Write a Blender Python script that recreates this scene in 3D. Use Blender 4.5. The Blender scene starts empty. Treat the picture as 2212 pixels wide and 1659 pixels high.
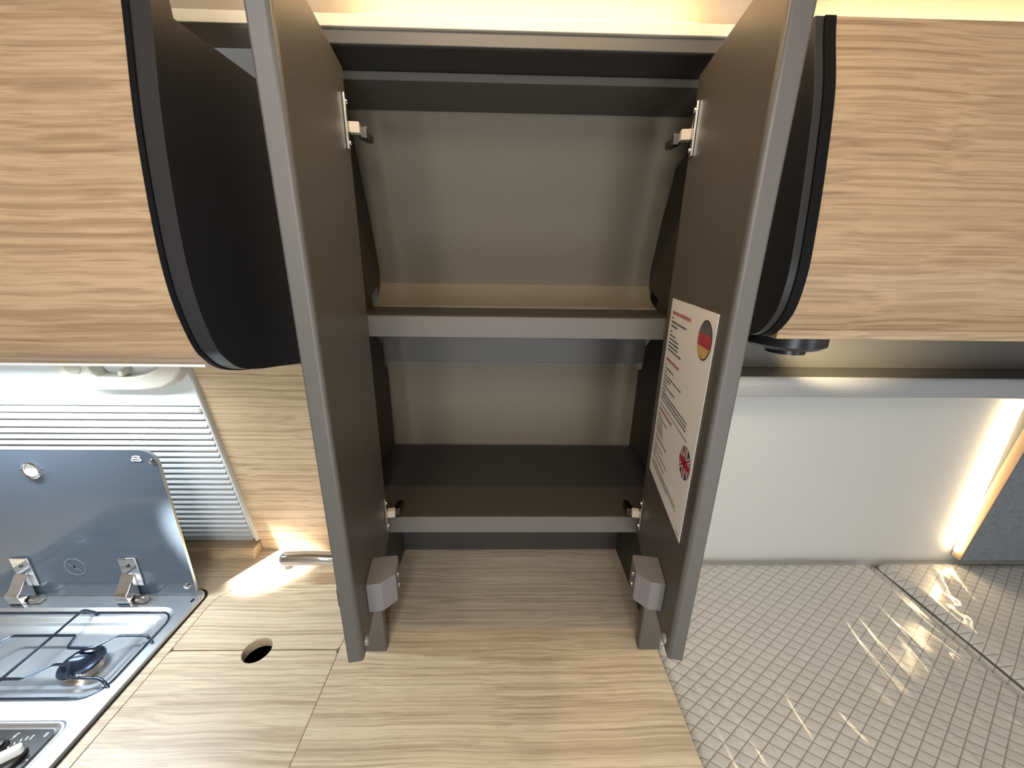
import bpy, bmesh, math, random
from mathutils import Vector, Matrix, noise
from mathutils.geometry import tessellate_polygon

random.seed(7)
S = bpy.context.scene
COL = S.collection

# ------------------------------------------------------------------ camera
PITCH, ROLL, YAW = math.radians(17.8), math.radians(-0.86), math.radians(1.3)
fwd = Vector((math.sin(YAW)*math.cos(PITCH), math.cos(YAW)*math.cos(PITCH), -math.sin(PITCH)))
rt = Vector((math.cos(YAW), -math.sin(YAW), 0))
up = rt.cross(fwd)
rt2 = math.cos(ROLL)*rt - math.sin(ROLL)*up
up2 = math.sin(ROLL)*rt + math.cos(ROLL)*up
cam_d = bpy.data.cameras.new('camera')
cam_d.sensor_fit = 'HORIZONTAL'; cam_d.sensor_width = 36.0
cam_d.lens = 831.0/2212.0*36.0
cam_d.clip_start = 0.01
cam = bpy.data.objects.new('camera', cam_d); COL.objects.link(cam)
cam.matrix_world = Matrix(((rt2.x, up2.x, -fwd.x, 0), (rt2.y, up2.y, -fwd.y, 0), (rt2.z, up2.z, -fwd.z, 1.745), (0, 0, 0, 1)))
S.camera = cam

# ------------------------------------------------------------------ light
S.view_settings.view_transform = 'Standard'
S.view_settings.look = 'None'
S.view_settings.gamma = 1.0
S.view_settings.use_curve_mapping = False
S.view_settings.exposure = 0.0
S.cycles.use_denoising = True
S.cycles.max_bounces = 8
S.cycles.sample_clamp_indirect = 25.0

wd = bpy.data.worlds.new('world'); S.world = wd; wd.use_nodes = True
bg = wd.node_tree.nodes['Background']
bg.inputs[0].default_value = (0.80, 0.88, 1.0, 1); bg.inputs[1].default_value = 1.0

WARM = (1.0, 0.66, 0.28)
COOL = (0.72, 0.88, 1.0)
NEUT = (1.0, 0.95, 0.88)

def area(name, loc, direction, sx, sy, power, color, spread=math.pi):
    l = bpy.data.lights.new(name, 'AREA'); l.shape = 'RECTANGLE'; l.size = sx; l.size_y = sy
    l.energy = power; l.color = color; l.spread = spread
    o = bpy.data.objects.new(name, l); COL.objects.link(o); o.location = loc
    o.rotation_euler = Vector(direction).to_track_quat('-Z', 'Y').to_euler()
    return o

# two lamps on the opposite side of the aisle, the ceiling lamp of the living area, and a cool fill light added to brighten the bed side
for lx in (-0.31, 0.23):
    area('aisle_lamp_light', (lx, -1.30, 1.95), (-lx*0.2, 1, -0.22), 0.14, 0.28, 5.6, (1.0, 0.95, 0.87))
area('entrance_daylight', (0.15, -1.38, 0.95), (-0.02, 1, 0.08), 0.5, 1.0, 14.0, (0.84, 0.93, 1.0))
area('bed_fill_light', (2.0, -1.30, 1.40), (-0.35, 1, -0.25), 0.9, 0.6, 7.0, (0.90, 0.96, 1.0))
area('ceiling_lamp_light', (-0.12, -0.45, 2.29), (0, 0.25, -1), 0.60, 0.5, 11.5, (1.0, 0.97, 0.93))

def spot(name, loc, target, power, color, angle, blend, radius):
    l = bpy.data.lights.new(name, 'SPOT'); l.energy = power; l.color = color; l.spot_size = math.radians(angle); l.spot_blend = blend; l.shadow_soft_size = radius
    o = bpy.data.objects.new(name, l); COL.objects.link(o); o.location = loc
    o.rotation_euler = (Vector(target)-Vector(loc)).to_track_quat('-Z', 'Y').to_euler(); return o
# small spot lamp under the left locker, aimed at the tap corner
spot('sink_spot_light', (-1.00, 0.47, 1.560), (-0.655, 0.905, 0.91), 300.0, (1.0, 0.95, 0.86), 15, 1.0, 0.012)

# swivel head of the puck lamp under the right locker, turned along the shelf
spot('puck_spot_light', (0.492, 0.652, 1.597), (0.90, 0.985, 1.560), 60.0, (1.0, 0.78, 0.44), 38, 1.0, 0.015)

# ------------------------------------------------------------------ helpers
ROOT = {}

class MB:
    """collects geometry in world coordinates and links it as ONE mesh object"""
    def __init__(self): self.v = []; self.f = []
    def add(self, verts, faces, M=None):
        b = len(self.v)
        for p in verts:
            p = Vector(p)
            self.v.append(M @ p if M else p)
        for f in faces: self.f.append([i+b for i in f])
        return self
    def box(self, x0, x1, y0, y1, z0, z1, M=None):
        vs = [(x0,y0,z0),(x1,y0,z0),(x1,y1,z0),(x0,y1,z0),(x0,y0,z1),(x1,y0,z1),(x1,y1,z1),(x0,y1,z1)]
        return self.add(vs, [(0,3,2,1),(4,5,6,7),(0,1,5,4),(1,2,6,5),(2,3,7,6),(3,0,4,7)], M)
    def prism(self, poly, a0, a1, axis='x', M=None):
        """poly: 2-D outline; axis x -> (y,z), y -> (x,z), z -> (x,y)"""
        def mk(p, a):
            return {'x': (a, p[0], p[1]), 'y': (p[0], a, p[1]), 'z': (p[0], p[1], a)}[axis]
        n = len(poly)
        vs = [mk(p, a0) for p in poly] + [mk(p, a1) for p in poly]
        fs = [(i, (i+1) % n, n+(i+1) % n, n+i) for i in range(n)]
        tri = tessellate_polygon([[Vector((p[0], p[1], 0)) for p in poly]])
        if len(tri) != n-2 and n > 4: tri = [tuple(range(n))]
        convex = n == 4
        if convex: tri = [(0, 1, 2, 3)]
        fs += [tuple(t) for t in tri] + [tuple(i+n for i in reversed(t)) for t in tri]
        return self.add(vs, fs, M)
    def slab(self, outer, holes, z0, z1):
        loops = [[Vector((p[0], p[1], 0)) for p in l] for l in [outer]+holes]
        flat = [p for l in loops for p in l]; n = len(flat)
        tri = tessellate_polygon(loops)
        vs = [(p.x, p.y, z1) for p in flat] + [(p.x, p.y, z0) for p in flat]
        fs = [tuple(t) for t in tri] + [tuple(i+n for i in reversed(t)) for t in tri]
        o = 0
        for l in loops:
            m = len(l)
            fs += [(o+i, o+(i+1) % m, n+o+(i+1) % m, n+o+i) for i in range(m)]
            o += m
        return self.add(vs, fs)
    def rings(self, loops, close=True, cap=True, M=None):
        n = len(loops[0]); vs = [p for l in loops for p in l]; fs = []
        for k in range(len(loops)-1):
            for i in range(n if close else n-1):
                fs.append((k*n+i, k*n+(i+1) % n, (k+1)*n+(i+1) % n, (k+1)*n+i))
        if cap:
            fs.append(tuple(range(n))); fs.append(tuple((len(loops)-1)*n+i for i in reversed(range(n))))
        return self.add(vs, fs, M)
    def tube(self, pts, r, seg=10, M=None):
        pts = [Vector(p) for p in pts]; rs = r if isinstance(r, (list, tuple)) else [r]*len(pts)
        loops = []; prev = None
        for i, p in enumerate(pts):
            a = pts[max(i-1, 0)]; b = pts[min(i+1, len(pts)-1)]
            t = (b-a).normalized()
            if prev is None:
                q = Vector((0, 0, 1)) if abs(t.z) < 0.9 else Vector((1, 0, 0))
                n1 = t.cross(q).normalized()
            else:
                n1 = (prev - t*prev.dot(t)).normalized()
            prev = n1; n2 = t.cross(n1)
            loops.append([p + rs[i]*(math.cos(2*math.pi*k/seg)*n1 + math.sin(2*math.pi*k/seg)*n2) for k in range(seg)])
        return self.rings(loops, M=M)
    def lathe(self, prof, cx, cy, seg=28, M=None, cap=True):
        """prof: list of (r, z)"""
        loops = [[(cx+r*math.cos(2*math.pi*k/seg), cy+r*math.sin(2*math.pi*k/seg), z) for k in range(seg)] for r, z in prof]
        return self.rings(loops, cap=cap, M=M)
    def build(self, name, mat, parent=None, origin=None, bevel=0, seg=2, smooth=True, angle=35):
        if parent is not None:
            o0 = ROOT[parent.name]
        else:
            if origin is None:
                xs = [p.x for p in self.v]; ys = [p.y for p in self.v]
                origin = ((min(xs)+max(xs))/2, (min(ys)+max(ys))/2, min(p.z for p in self.v))
            o0 = Vector(origin)
        me = bpy.data.meshes.new(name)
        me.from_pydata([p-o0 for p in self.v], [], self.f)
        bm = bmesh.new(); bm.from_mesh(me); bmesh.ops.recalc_face_normals(bm, faces=bm.faces); bm.to_mesh(me); bm.free()
        me.materials.append(mat)
        o = bpy.data.objects.new(name, me); COL.objects.link(o)
        if parent is not None: o.parent = parent
        else: o.location = o0
        ROOT[o.name] = o0
        if smooth:
            for p in me.polygons: p.use_smooth = True
            me.set_sharp_from_angle(angle=math.radians(angle))
        if bevel:
            b = o.modifiers.new('bevel', 'BEVEL'); b.width = bevel; b.segments = seg
            b.limit_method = 'ANGLE'; b.angle_limit = math.radians(40)
        return o

def thing(name, loc, label, cat, group=None):
    o = bpy.data.objects.new(name, None); COL.objects.link(o); o.location = loc
    o.empty_display_size = 0.05
    ROOT[o.name] = Vector(loc); tag(o, label, cat, group); return o
def tag(o, label, cat, group=None):
    o['label'] = label; o['category'] = cat
    if group: o['group'] = group
    return o
def struct(o): o['kind'] = 'structure'; return o
def rrect(x0, x1, y0, y1, r, n=7):
    """rounded rectangle; r: one radius or four (x1y1, x0y1, x0y0, x1y0)"""
    rr = r if isinstance(r, (list, tuple)) else [r]*4
    out = []
    for (cx, cy, a0, q) in ((x1, y1, 0, rr[0]), (x0, y1, 90, rr[1]), (x0, y0, 180, rr[2]), (x1, y0, 270, rr[3])):
        sx = 1 if cx == x1 else -1; sy = 1 if cy == y1 else -1
        ox, oy = cx-sx*q, cy-sy*q
        if q <= 0: out.append((cx, cy)); continue
        for k in range(n+1):
            a = math.radians(a0+90*k/n); out.append((ox+q*math.cos(a), oy+q*math.sin(a)))
    return out

def smooth_poly(P, n=6):
    out = []
    for i in range(len(P)-1):
        p0 = Vector(P[max(i-1, 0)]); p1 = Vector(P[i]); p2 = Vector(P[i+1]); p3 = Vector(P[min(i+2, len(P)-1)])
        for k in range(n):
            t = k/n
            out.append(tuple(0.5*((2*p1)+(p2-p0)*t+(2*p0-5*p1+4*p2-p3)*t*t+(3*p1-p0-3*p2+p3)*t*t*t)))
    out.append(tuple(P[-1])); return out

# ------------------------------------------------------------------ materials
def pbr(name, col, rough=0.5, metal=0.0, spec=0.5, bump=0, bscale=300, coat=0, var=0.0):
    m = bpy.data.materials.new(name); m.use_nodes = True
    nt = m.node_tree; b = nt.nodes['Principled BSDF']
    b.inputs['Base Color'].default_value = (*col, 1); b.inputs['Roughness'].default_value = rough
    b.inputs['Metallic'].default_value = metal; b.inputs['Specular IOR Level'].default_value = spec
    b.inputs['Coat Weight'].default_value = coat
    tc = nt.nodes.new('ShaderNodeTexCoord')
    nz = nt.nodes.new('ShaderNodeTexNoise'); nz.inputs['Scale'].default_value = bscale; nz.inputs['Detail'].default_value = 3
    nt.links.new(tc.outputs['Object'], nz.inputs['Vector'])
    if bump:
        bp = nt.nodes.new('ShaderNodeBump'); bp.inputs['Strength'].default_value = bump; bp.inputs['Distance'].default_value = 0.001
        nt.links.new(nz.outputs['Fac'], bp.inputs['Height']); nt.links.new(bp.outputs['Normal'], b.inputs['Normal'])
    if var:
        mx = nt.nodes.new('ShaderNodeMix'); mx.data_type = 'RGBA'
        mx.inputs[6].default_value = (*[c*(1-var) for c in col], 1); mx.inputs[7].default_value = (*[min(1, c*(1+var)) for c in col], 1)
        nt.links.new(nz.outputs['Fac'], mx.inputs[0]); nt.links.new(mx.outputs[2], b.inputs['Base Color'])
    return m

def emit(name, col, strength):
    m = bpy.data.materials.new(name); m.use_nodes = True; nt = m.node_tree
    b = nt.nodes['Principled BSDF']
    b.inputs['Base Color'].default_value = (*col, 1)
    b.inputs['Emission Color'].default_value = (*col, 1); b.inputs['Emission Strength'].default_value = strength
    return m

def wood(name, light, mid, dark, rough=0.4, along=1.0, across=115.0, off=0.0):
    m = bpy.data.materials.new(name); m.use_nodes = True; nt = m.node_tree; N = nt.nodes.new; L = nt.links.new
    b = nt.nodes['Principled BSDF']; b.inputs['Roughness'].default_value = rough
    tc = N('ShaderNodeTexCoord')
    warp = N('ShaderNodeTexNoise'); warp.inputs['Scale'].default_value = 3.2; warp.inputs['Detail'].default_value = 2
    ms = N('ShaderNodeMapping'); ms.inputs['Scale'].default_value = (1.0, 0.8, 0.8); ms.inputs['Location'].default_value = (off, off, off)
    L(tc.outputs['Object'], ms.inputs['Vector']); L(ms.outputs[0], warp.inputs['Vector'])
    sub = N('ShaderNodeVectorMath'); sub.operation = 'SUBTRACT'; sub.inputs[1].default_value = (0.5, 0.5, 0.5)
    L(warp.outputs['Color'], sub.inputs[0])
    sc = N('ShaderNodeVectorMath'); sc.operation = 'MULTIPLY'; sc.inputs[1].default_value = (0.0, 0.020, 0.020)
    L(sub.outputs[0], sc.inputs[0])
    ad = N('ShaderNodeVectorMath'); ad.operation = 'ADD'; L(ms.outputs[0], ad.inputs[0]); L(sc.outputs[0], ad.inputs[1])
    def layer(sx, sy, detail, rgh=0.55):
        mp = N('ShaderNodeMapping'); mp.inputs['Scale'].default_value = (sx, sy, sy); L(ad.outputs[0], mp.inputs['Vector'])
        nz = N('ShaderNodeTexNoise'); nz.inputs['Scale'].default_value = 1.0; nz.inputs['Detail'].default_value = detail
        nz.inputs['Roughness'].default_value = rgh; L(mp.outputs[0], nz.inputs['Vector']); return nz
    def ramp(src, p0, c0, p1, c1=(1, 1, 1)):
        r = N('ShaderNodeValToRGB'); r.color_ramp.elements[0].position = p0; r.color_ramp.elements[0].color = (*c0, 1)
        r.color_ramp.elements[1].position = p1; r.color_ramp.elements[1].color = (*c1, 1); L(src.outputs['Fac'], r.inputs['Fac']); return r
    def mul(a, bb, f=1.0):
        m_ = N('ShaderNodeMix'); m_.data_type = 'RGBA'; m_.blend_type = 'MULTIPLY'; m_.inputs[0].default_value = f
        L(a, m_.inputs[6]); L(bb, m_.inputs[7]); return m_.outputs[2]
    rel = [d/m_ for d, m_ in zip(dark, light)]
    n2 = layer(along*1.1, across*1.35, 2)
    base = ramp(layer(along*0.6, across*0.22, 2), 0.36, mid, 0.62, light)
    lin = ramp(n2, 0.36, rel, 0.56)
    fine = ramp(layer(along*2.4, across*3.4, 2), 0.34, [0.5*(1+r_) for r_ in rel], 0.50)
    fleck = ramp(layer(along*16.0, across*2.6, 2), 0.34, (0.80, 0.78, 0.75), 0.47)
    o_ = mul(mul(mul(base.outputs[0], lin.outputs[0], 0.8), fine.outputs[0]), fleck.outputs[0], 0.6)
    L(o_, b.inputs['Base Color'])
    bp = N('ShaderNodeBump'); bp.inputs['Strength'].default_value = 0.12; bp.inputs['Distance'].default_value = 0.001
    L(n2.outputs['Fac'], bp.inputs['Height']); L(bp.outputs['Normal'], b.inputs['Normal'])
    return m

M = {}
M['wood_front'] = wood('wood_front', (0.49, 0.345, 0.212), (0.455, 0.315, 0.19), (0.31, 0.202, 0.115), 0.42, across=150.0)
M['wood_top'] = wood('wood_top', (0.74, 0.63, 0.47), (0.66, 0.545, 0.40), (0.50, 0.40, 0.285), 0.33, across=140.0, off=1.7)
M['wood_wall'] = wood('wood_wall', (0.60, 0.46, 0.305), (0.54, 0.405, 0.26), (0.37, 0.262, 0.158), 0.42, across=140.0, off=3.1)
M['edge'] = pbr('edge_banding', (0.42, 0.33, 0.22), 0.5)
M['anthracite'] = pbr('anthracite_laminate', (0.092, 0.086, 0.079), 0.40, bump=0.05, bscale=900)
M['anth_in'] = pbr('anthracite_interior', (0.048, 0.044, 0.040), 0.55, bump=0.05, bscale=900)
M['back_in'] = pbr('taupe_back_panel', (0.185, 0.158, 0.115), 0.6)
M['shelf_in'] = pbr('shelf_laminate', (0.112, 0.103, 0.092), 0.5)
M['cheek'] = pbr('black_cheek_laminate', (0.022, 0.022, 0.024), 0.38)
M['rubber'] = pbr('black_rubber', (0.004, 0.004, 0.005), 0.6, 0, 0.15)
M['latch'] = pbr('grey_latch_plastic', (0.165, 0.157, 0.160), 0.42)
M['black_pl'] = pbr('black_plastic', (0.015, 0.015, 0.017), 0.3)
M['chrome'] = pbr('chrome', (0.82, 0.83, 0.85), 0.06, 1.0)
M['nickel'] = pbr('nickel', (0.74, 0.69, 0.62), 0.22, 1.0)
M['dark_nickel'] = pbr('dark_nickel', (0.10, 0.09, 0.08), 0.2, 1.0)
M['hinge_cap'] = pbr('hinge_cap', (0.62, 0.56, 0.48), 0.4)
M['steel'] = pbr('brushed_steel', (0.80, 0.84, 0.88), 0.34, 1.0, bump=0.03, bscale=500)
M['dark_chrome'] = pbr('dark_chrome_wire', (0.10, 0.13, 0.19), 0.14, 0.9)
M['lid'] = pbr('grey_glass', (0.074, 0.096, 0.130), 0.16, 0.0, 0.6, coat=0.4)
M['lid_edge'] = pbr('lid_edge_trim', (0.45, 0.50, 0.55), 0.25, 0.8)
M['white_pr'] = pbr('white_print', (0.85, 0.87, 0.9), 0.5)
M['white_pl'] = pbr('white_plastic', (0.80, 0.80, 0.78), 0.35)
M['clear'] = pbr('milky_bumper', (0.20, 0.195, 0.19), 0.15, 0, 0.6)
M['cream'] = pbr('cream_profile', (0.78, 0.70, 0.55), 0.5)
M['headliner'] = pbr('headliner_fabric', (0.62, 0.53, 0.42), 0.9, 0, 0.1, bump=0.5, bscale=420, var=0.08)
M['wall'] = pbr('white_wall', (0.60, 0.615, 0.605), 0.38)
M['wall_up'] = pbr('window_surround', (0.70, 0.74, 0.74), 0.5, bump=0.2, bscale=250)
M['shell'] = pbr('camper_shell', (0.76, 0.75, 0.72), 0.7)
M['floor'] = pbr('floor_vinyl', (0.30, 0.26, 0.21), 0.6, var=0.2, bscale=20)
M['beige'] = pbr('beige_plastic', (0.60, 0.575, 0.50), 0.4)
M['recess_shade'] = pbr('beige_recess_shade', (0.42, 0.40, 0.34), 0.5)
M['frame'] = pbr('window_frame_grey', (0.40, 0.385, 0.34), 0.45)
M['slat'] = pbr('aluminium_slat', (0.80, 0.80, 0.79), 0.26, 0.55)
M['rail'] = pbr('blind_rail', (0.80, 0.82, 0.82), 0.3)
M['duct'] = pbr('grey_shelf', (0.13, 0.125, 0.118), 0.36)
M['duct_lip'] = pbr('grey_shelf_lip', (0.33, 0.34, 0.36), 0.32)
M['suede'] = pbr('blue_grey_suede', (0.19, 0.215, 0.245), 0.85, 0, 0.2, bump=0.6, bscale=90, var=0.35)
M['tan'] = pbr('tan_edge', (0.62, 0.42, 0.26), 0.5)
M['piping'] = pbr('dark_piping', (0.14, 0.13, 0.11), 0.7)
M['paper'] = pbr('paper', (0.92, 0.92, 0.94), 0.55)
M['ink'] = pbr('black_ink', (0.06, 0.06, 0.07), 0.6)
M['ink_red'] = pbr('red_ink', (0.55, 0.17, 0.15), 0.6)
M['flag_black'] = pbr('flag_black', (0.10, 0.10, 0.10), 0.3)
M['flag_red'] = pbr('flag_red', (0.50, 0.02, 0.04), 0.3)
M['flag_gold'] = pbr('flag_gold', (0.70, 0.48, 0.14), 0.3)
M['flag_blue'] = pbr('flag_blue', (0.06, 0.06, 0.16), 0.3)
M['flag_white'] = pbr('flag_white', (0.80, 0.80, 0.82), 0.3)
M['led_warm'] = emit('led_warm', (1.0, 0.69, 0.36), 12.0)
M['led_ceiling'] = emit('led_ceiling', (1.0, 0.68, 0.33), 75.0)
M['led_head'] = emit('led_headboard', (1.0, 0.76, 0.44), 22.0)
M['led_cool'] = emit('led_cool', (0.82, 0.93, 1.0), 430.0)
M['led_puck'] = emit('led_puck', (1.0, 0.80, 0.50), 150.0)

def quilt():
    m = bpy.data.materials.new('quilted_fabric'); m.use_nodes = True; nt = m.node_tree; N = nt.nodes.new; L = nt.links.new
    b = nt.nodes['Principled BSDF']; b.inputs['Roughness'].default_value = 0.85
    tc = N('ShaderNodeTexCoord'); sp = N('ShaderNodeSeparateXYZ'); L(tc.outputs['Object'], sp.inputs[0])
    def math_(op, a, bb):
        n = N('ShaderNodeMath'); n.operation = op
        for i, v in enumerate((a, bb)):
            if isinstance(v, (int, float)): n.inputs[i].default_value = v
            elif v is not None: L(v, n.inputs[i])
        return n.outputs[0]
    lines = []
    for sgn in (1, -1):
        s = math_('ADD', math_('MULTIPLY', sp.outputs['X'], 22.42), math_('MULTIPLY', sp.outputs['Y'], sgn*34.72))
        t = math_('ADD', s, 200.0); fr = math_('FRACT', t, 0)
        d = math_('ABSOLUTE', math_('SUBTRACT', fr, 0.5), 0)     # 0 in mid-cell, .5 at seam
        lines.append(math_('SUBTRACT', 0.5, d))                  # distance to seam in periods
    mn = math_('MINIMUM', lines[0], lines[1])
    mr = N('ShaderNodeMapRange'); mr.inputs['From Min'].default_value = 0.022; mr.inputs['From Max'].default_value = 0.062
    L(mn, mr.inputs['Value'])
    wv = N('ShaderNodeTexNoise'); wv.inputs['Scale'].default_value = 180; L(tc.outputs['Object'], wv.inputs['Vector'])
    mp = N('ShaderNodeMapping'); mp.inputs['Rotation'].default_value = (0, 0, 0.7); mp.inputs['Scale'].default_value = (150, 26, 26)
    L(tc.outputs['Object'], mp.inputs['Vector'])
    sl = N('ShaderNodeTexNoise'); sl.inputs['Scale'].default_value = 1.0; sl.inputs['Detail'].default_value = 2; L(mp.outputs[0], sl.inputs['Vector'])
    base = N('ShaderNodeMix'); base.data_type = 'RGBA'; base.inputs[6].default_value = (0.70, 0.69, 0.665, 1); base.inputs[7].default_value = (0.90, 0.89, 0.865, 1)
    L(sl.outputs['Fac'], base.inputs[0])
    mx = N('ShaderNodeMix'); mx.data_type = 'RGBA'; mx.inputs[6].default_value = (0.40, 0.385, 0.36, 1)
    L(mr.outputs[0], mx.inputs[0]); L(base.outputs[2], mx.inputs[7]); L(mx.outputs[2], b.inputs['Base Color'])
    pw = math_('POWER', math_('MULTIPLY', mn, 2.0), 0.45)
    bp = N('ShaderNodeBump'); bp.inputs['Strength'].default_value = 0.45; bp.inputs['Distance'].default_value = 0.004
    L(pw, bp.inputs['Height'])
    bp2 = N('ShaderNodeBump'); bp2.inputs['Strength'].default_value = 0.25; bp2.inputs['Distance'].default_value = 0.002
    L(wv.outputs['Fac'], bp2.inputs['Height']); L(bp.outputs['Normal'], bp2.inputs['Normal']); L(bp2.outputs['Normal'], b.inputs['Normal'])
    return m
M['quilt'] = quilt()

def film():
    m = bpy.data.materials.new('clear_film'); m.use_nodes = True; nt = m.node_tree; N = nt.nodes.new; L = nt.links.new
    out = nt.nodes['Material Output']; nt.nodes.remove(nt.nodes['Principled BSDF'])
    tr = N('ShaderNodeBsdfTransparent'); tr.inputs[0].default_value = (0.96, 0.96, 0.96, 1)
    gl = N('ShaderNodeBsdfGlossy'); gl.inputs['Roughness'].default_value = 0.17; gl.inputs[0].default_value = (1, 1, 1, 1)
    fr = N('ShaderNodeFresnel'); fr.inputs['IOR'].default_value = 1.6
    ge = N('ShaderNodeNewGeometry'); mr = N('ShaderNodeMapRange'); mr.inputs['To Min'].default_value = 1.6; mr.inputs['To Max'].default_value = 1/1.6
    L(ge.outputs['Backfacing'], mr.inputs['Value']); L(mr.outputs[0], fr.inputs['IOR'])
    ml = N('ShaderNodeMath'); ml.operation = 'MULTIPLY'; ml.inputs[1].default_value = 1.6; L(fr.outputs[0], ml.inputs[0]); ml.use_clamp = True
    mx = N('ShaderNodeMixShader'); L(ml.outputs[0], mx.inputs[0]); L(tr.outputs[0], mx.inputs[1]); L(gl.outputs[0], mx.inputs[2])
    L(mx.outputs[0], out.inputs[0]); return m
M['film'] = film()

def glass():
    m = bpy.data.materials.new('window_pane'); m.use_nodes = True
    b = m.node_tree.nodes['Principled BSDF']; b.inputs['Transmission Weight'].default_value = 1.0
    b.inputs['Roughness'].default_value = 0.0; b.inputs['IOR'].default_value = 1.45
    b.inputs['Base Color'].default_value = (0.75, 0.85, 0.88, 1); return m
M['pane'] = glass()

# ------------------------------------------------------------------ the setting
WX0, WX1, WY0, WY1 = -2.35, 2.55, -1.42, 0.995
struct(MB().box(WX0, WX1, WY0, 1.10, -0.04, 0.0).build('floor', M['floor']))
hl = [(WY0, 2.32), (0.30, 2.32), (0.43, 2.275), (0.52, 2.20), (0.60, 2.135), (0.66, 2.083), (0.695, 2.052), (0.71, 2.06), (0.71, 2.40), (WY0, 2.40)]
struct(MB().prism(hl, WX0, WX1, 'x').build('ceiling', M['headliner'], angle=50))
struct(MB().box(WX0, WX1, WY1, 1.10, 0.0, 2.40).build('wall_back', M['wall']))
wf = MB(); DX0, DX1, DZ0, DZ1 = -0.13, 0.43, 0.10, 1.98
wf.prism([(WX0, 0), (DX0, 0), (DX0, 2.33), (WX0, 2.33)], WY0-0.05, WY0, 'y')
wf.prism([(DX1, 0), (WX1, 0), (WX1, 2.33), (DX1, 2.33)], WY0-0.05, WY0, 'y')
wf.prism([(DX0, DZ1), (DX1, DZ1), (DX1, 2.33), (DX0, 2.33)], WY0-0.05, WY0, 'y')
struct(wf.build('wall_front', M['shell']))
struct(MB().box(WX0-0.05, WX0, WY0, 1.10, 0, 2.4).build('wall_left', M['shell']))
struct(MB().box(WX1, WX1+0.05, WY0, 1.10, 0, 2.4).build('wall_right', M['shell']))

# leaning wall plane behind the kitchen: y(z)
def wy(z): return 0.978 - (z-0.93)*0.160
def lean(x0, x1, z0, z1, t0, t1):
    """a slab lying on the leaning wall, t0..t1 = distance in front of the plane"""
    mb = MB()
    mb.prism([(wy(z0)-t0, z0), (wy(z0)-t1, z0), (wy(z1)-t1, z1), (wy(z1)-t0, z1)], x0, x1, 'x'); return mb
struct(lean(-0.722, -0.318, 0.901, 1.96, 0.0, 0.014).build('trim_1', M['wood_wall'], bevel=0.001))
struct(lean(-2.3, -0.722, 1.392, 1.96, -0.012, 0.002).build('trim_2', M['wall_up']))
# window: moulded frame on the right, side channel and glass pane behind the blind
w1 = thing('window_1', (-1.5, 0.96, 0.95), '', ''); del w1['label']; del w1['category']; struct(w1)
def lean_tube(x, t, z0, z1, rx, ry, n=14):
    mb = MB(); L = []
    for z in (z0, z0+0.02, (z0+z1)/2, z1):
        c = Vector((x, wy(z)-t, z))
        L.append([c+Vector((rx*math.cos(2*math.pi*k/n), ry*math.sin(2*math.pi*k/n), 0)) for k in range(n)])
    return mb.rings(L)
lean_tube(-0.7270, 0.010, 0.946, 1.66, 0.0075, 0.012).build('frame', M['frame'], w1)
lean_tube(-0.7385, 0.006, 0.946, 1.395, 0.0035, 0.007).build('side_channel', M['rail'], w1)
lean(-2.25, -0.745, 0.94, 1.40, -0.032, -0.028).build('pane', M['pane'], w1)

# wooden sill step under the window
sill = MB().prism([(0.930, 0.9005), (0.990, 0.9005), (0.990, 0.936), (0.934, 0.936)], -2.3, -0.7235, 'x').build('window_sill', M['wood_wall'], bevel=0.001)
tag(sill, 'low wooden window sill step at the back of the worktop', 'sill')

# ------------------------------------------------------------------ base units
ZC = 0.90
HX1 = -0.775
bc = MB().box(-2.25, 0.355, 0.385, 0.397, 0.0, 0.868).box(-2.25, 0.355, 0.972, 0.984, 0.0, 0.868).box(-2.25, -2.23, 0.397, 0.972, 0.0, 0.868).box(0.335, 0.355, 0.397, 0.972, 0.0, 0.868).box(-2.23, 0.335, 0.397, 0.972, 0.0, 0.02).build('base_cabinet', M['anthracite'], bevel=0.002)
tag(bc, 'base cabinet under the kitchen worktop', 'cabinet')
sink_hole = rrect(-0.745, -0.367, 0.395, 0.829, [0.012, 0.06, 0.012, 0.012])
hob_hole = rrect(-1.352, HX1-0.008, 0.412, 0.804, 0.02)
wt = MB().slab([(-2.28, 0.36), (0.3565, 0.36), (0.3565, 0.985), (-2.28, 0.985)], [sink_hole, hob_hole], 0.870, ZC)
wt = wt.build('worktop', M['wood_top'], origin=(0, 0, ZC), bevel=0.0006, seg=1)
tag(wt, 'light wood grain kitchen worktop', 'worktop')

def lid_piece(name, outline, label):
    mb = MB().slab(outline, [], 0.874, ZC-0.0003)
    return tag(mb.build(name, M['wood_top'], origin=(0.013, 0.021, ZC), bevel=0.0009), label, 'sink cover', 'sink covers')
g = 0.0014
X0, X1 = -0.745+g, -0.367-g
YS = 0.6535
def arc(cx, cy, r, a0, a1, n=14): return [(cx+r*math.cos(math.radians(a0+(a1-a0)*k/n)), cy+r*math.sin(math.radians(a0+(a1-a0)*k/n))) for k in range(n+1)]
hx = -0.5515; hr = 0.030
rear = [(X1-0.006, YS+g), (X1, YS+0.010)] + arc(X1-0.010, 0.829-g-0.010, 0.010, 0, 90, 4) + arc(X0+0.058, 0.829-g-0.058, 0.058, 90, 180, 10) + [(X0, YS+0.008), (X0+0.005, YS+g)] + arc(hx, YS, hr, 178, 2, 18)
front = [(X0+0.005, YS-g), (X0, YS-0.008), (X0, 0.397), (X1, 0.397), (X1, YS-0.010), (X1-0.006, YS-g)] + arc(hx, YS, hr, -2, -178, 18)
lid_piece('sink_cover', rear, 'rear wooden sink cover board, towards the tap')
lid_piece('sink_cover', front, 'front wooden sink cover board, nearest the camera beside the hob')
sk = MB(); L = []
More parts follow.
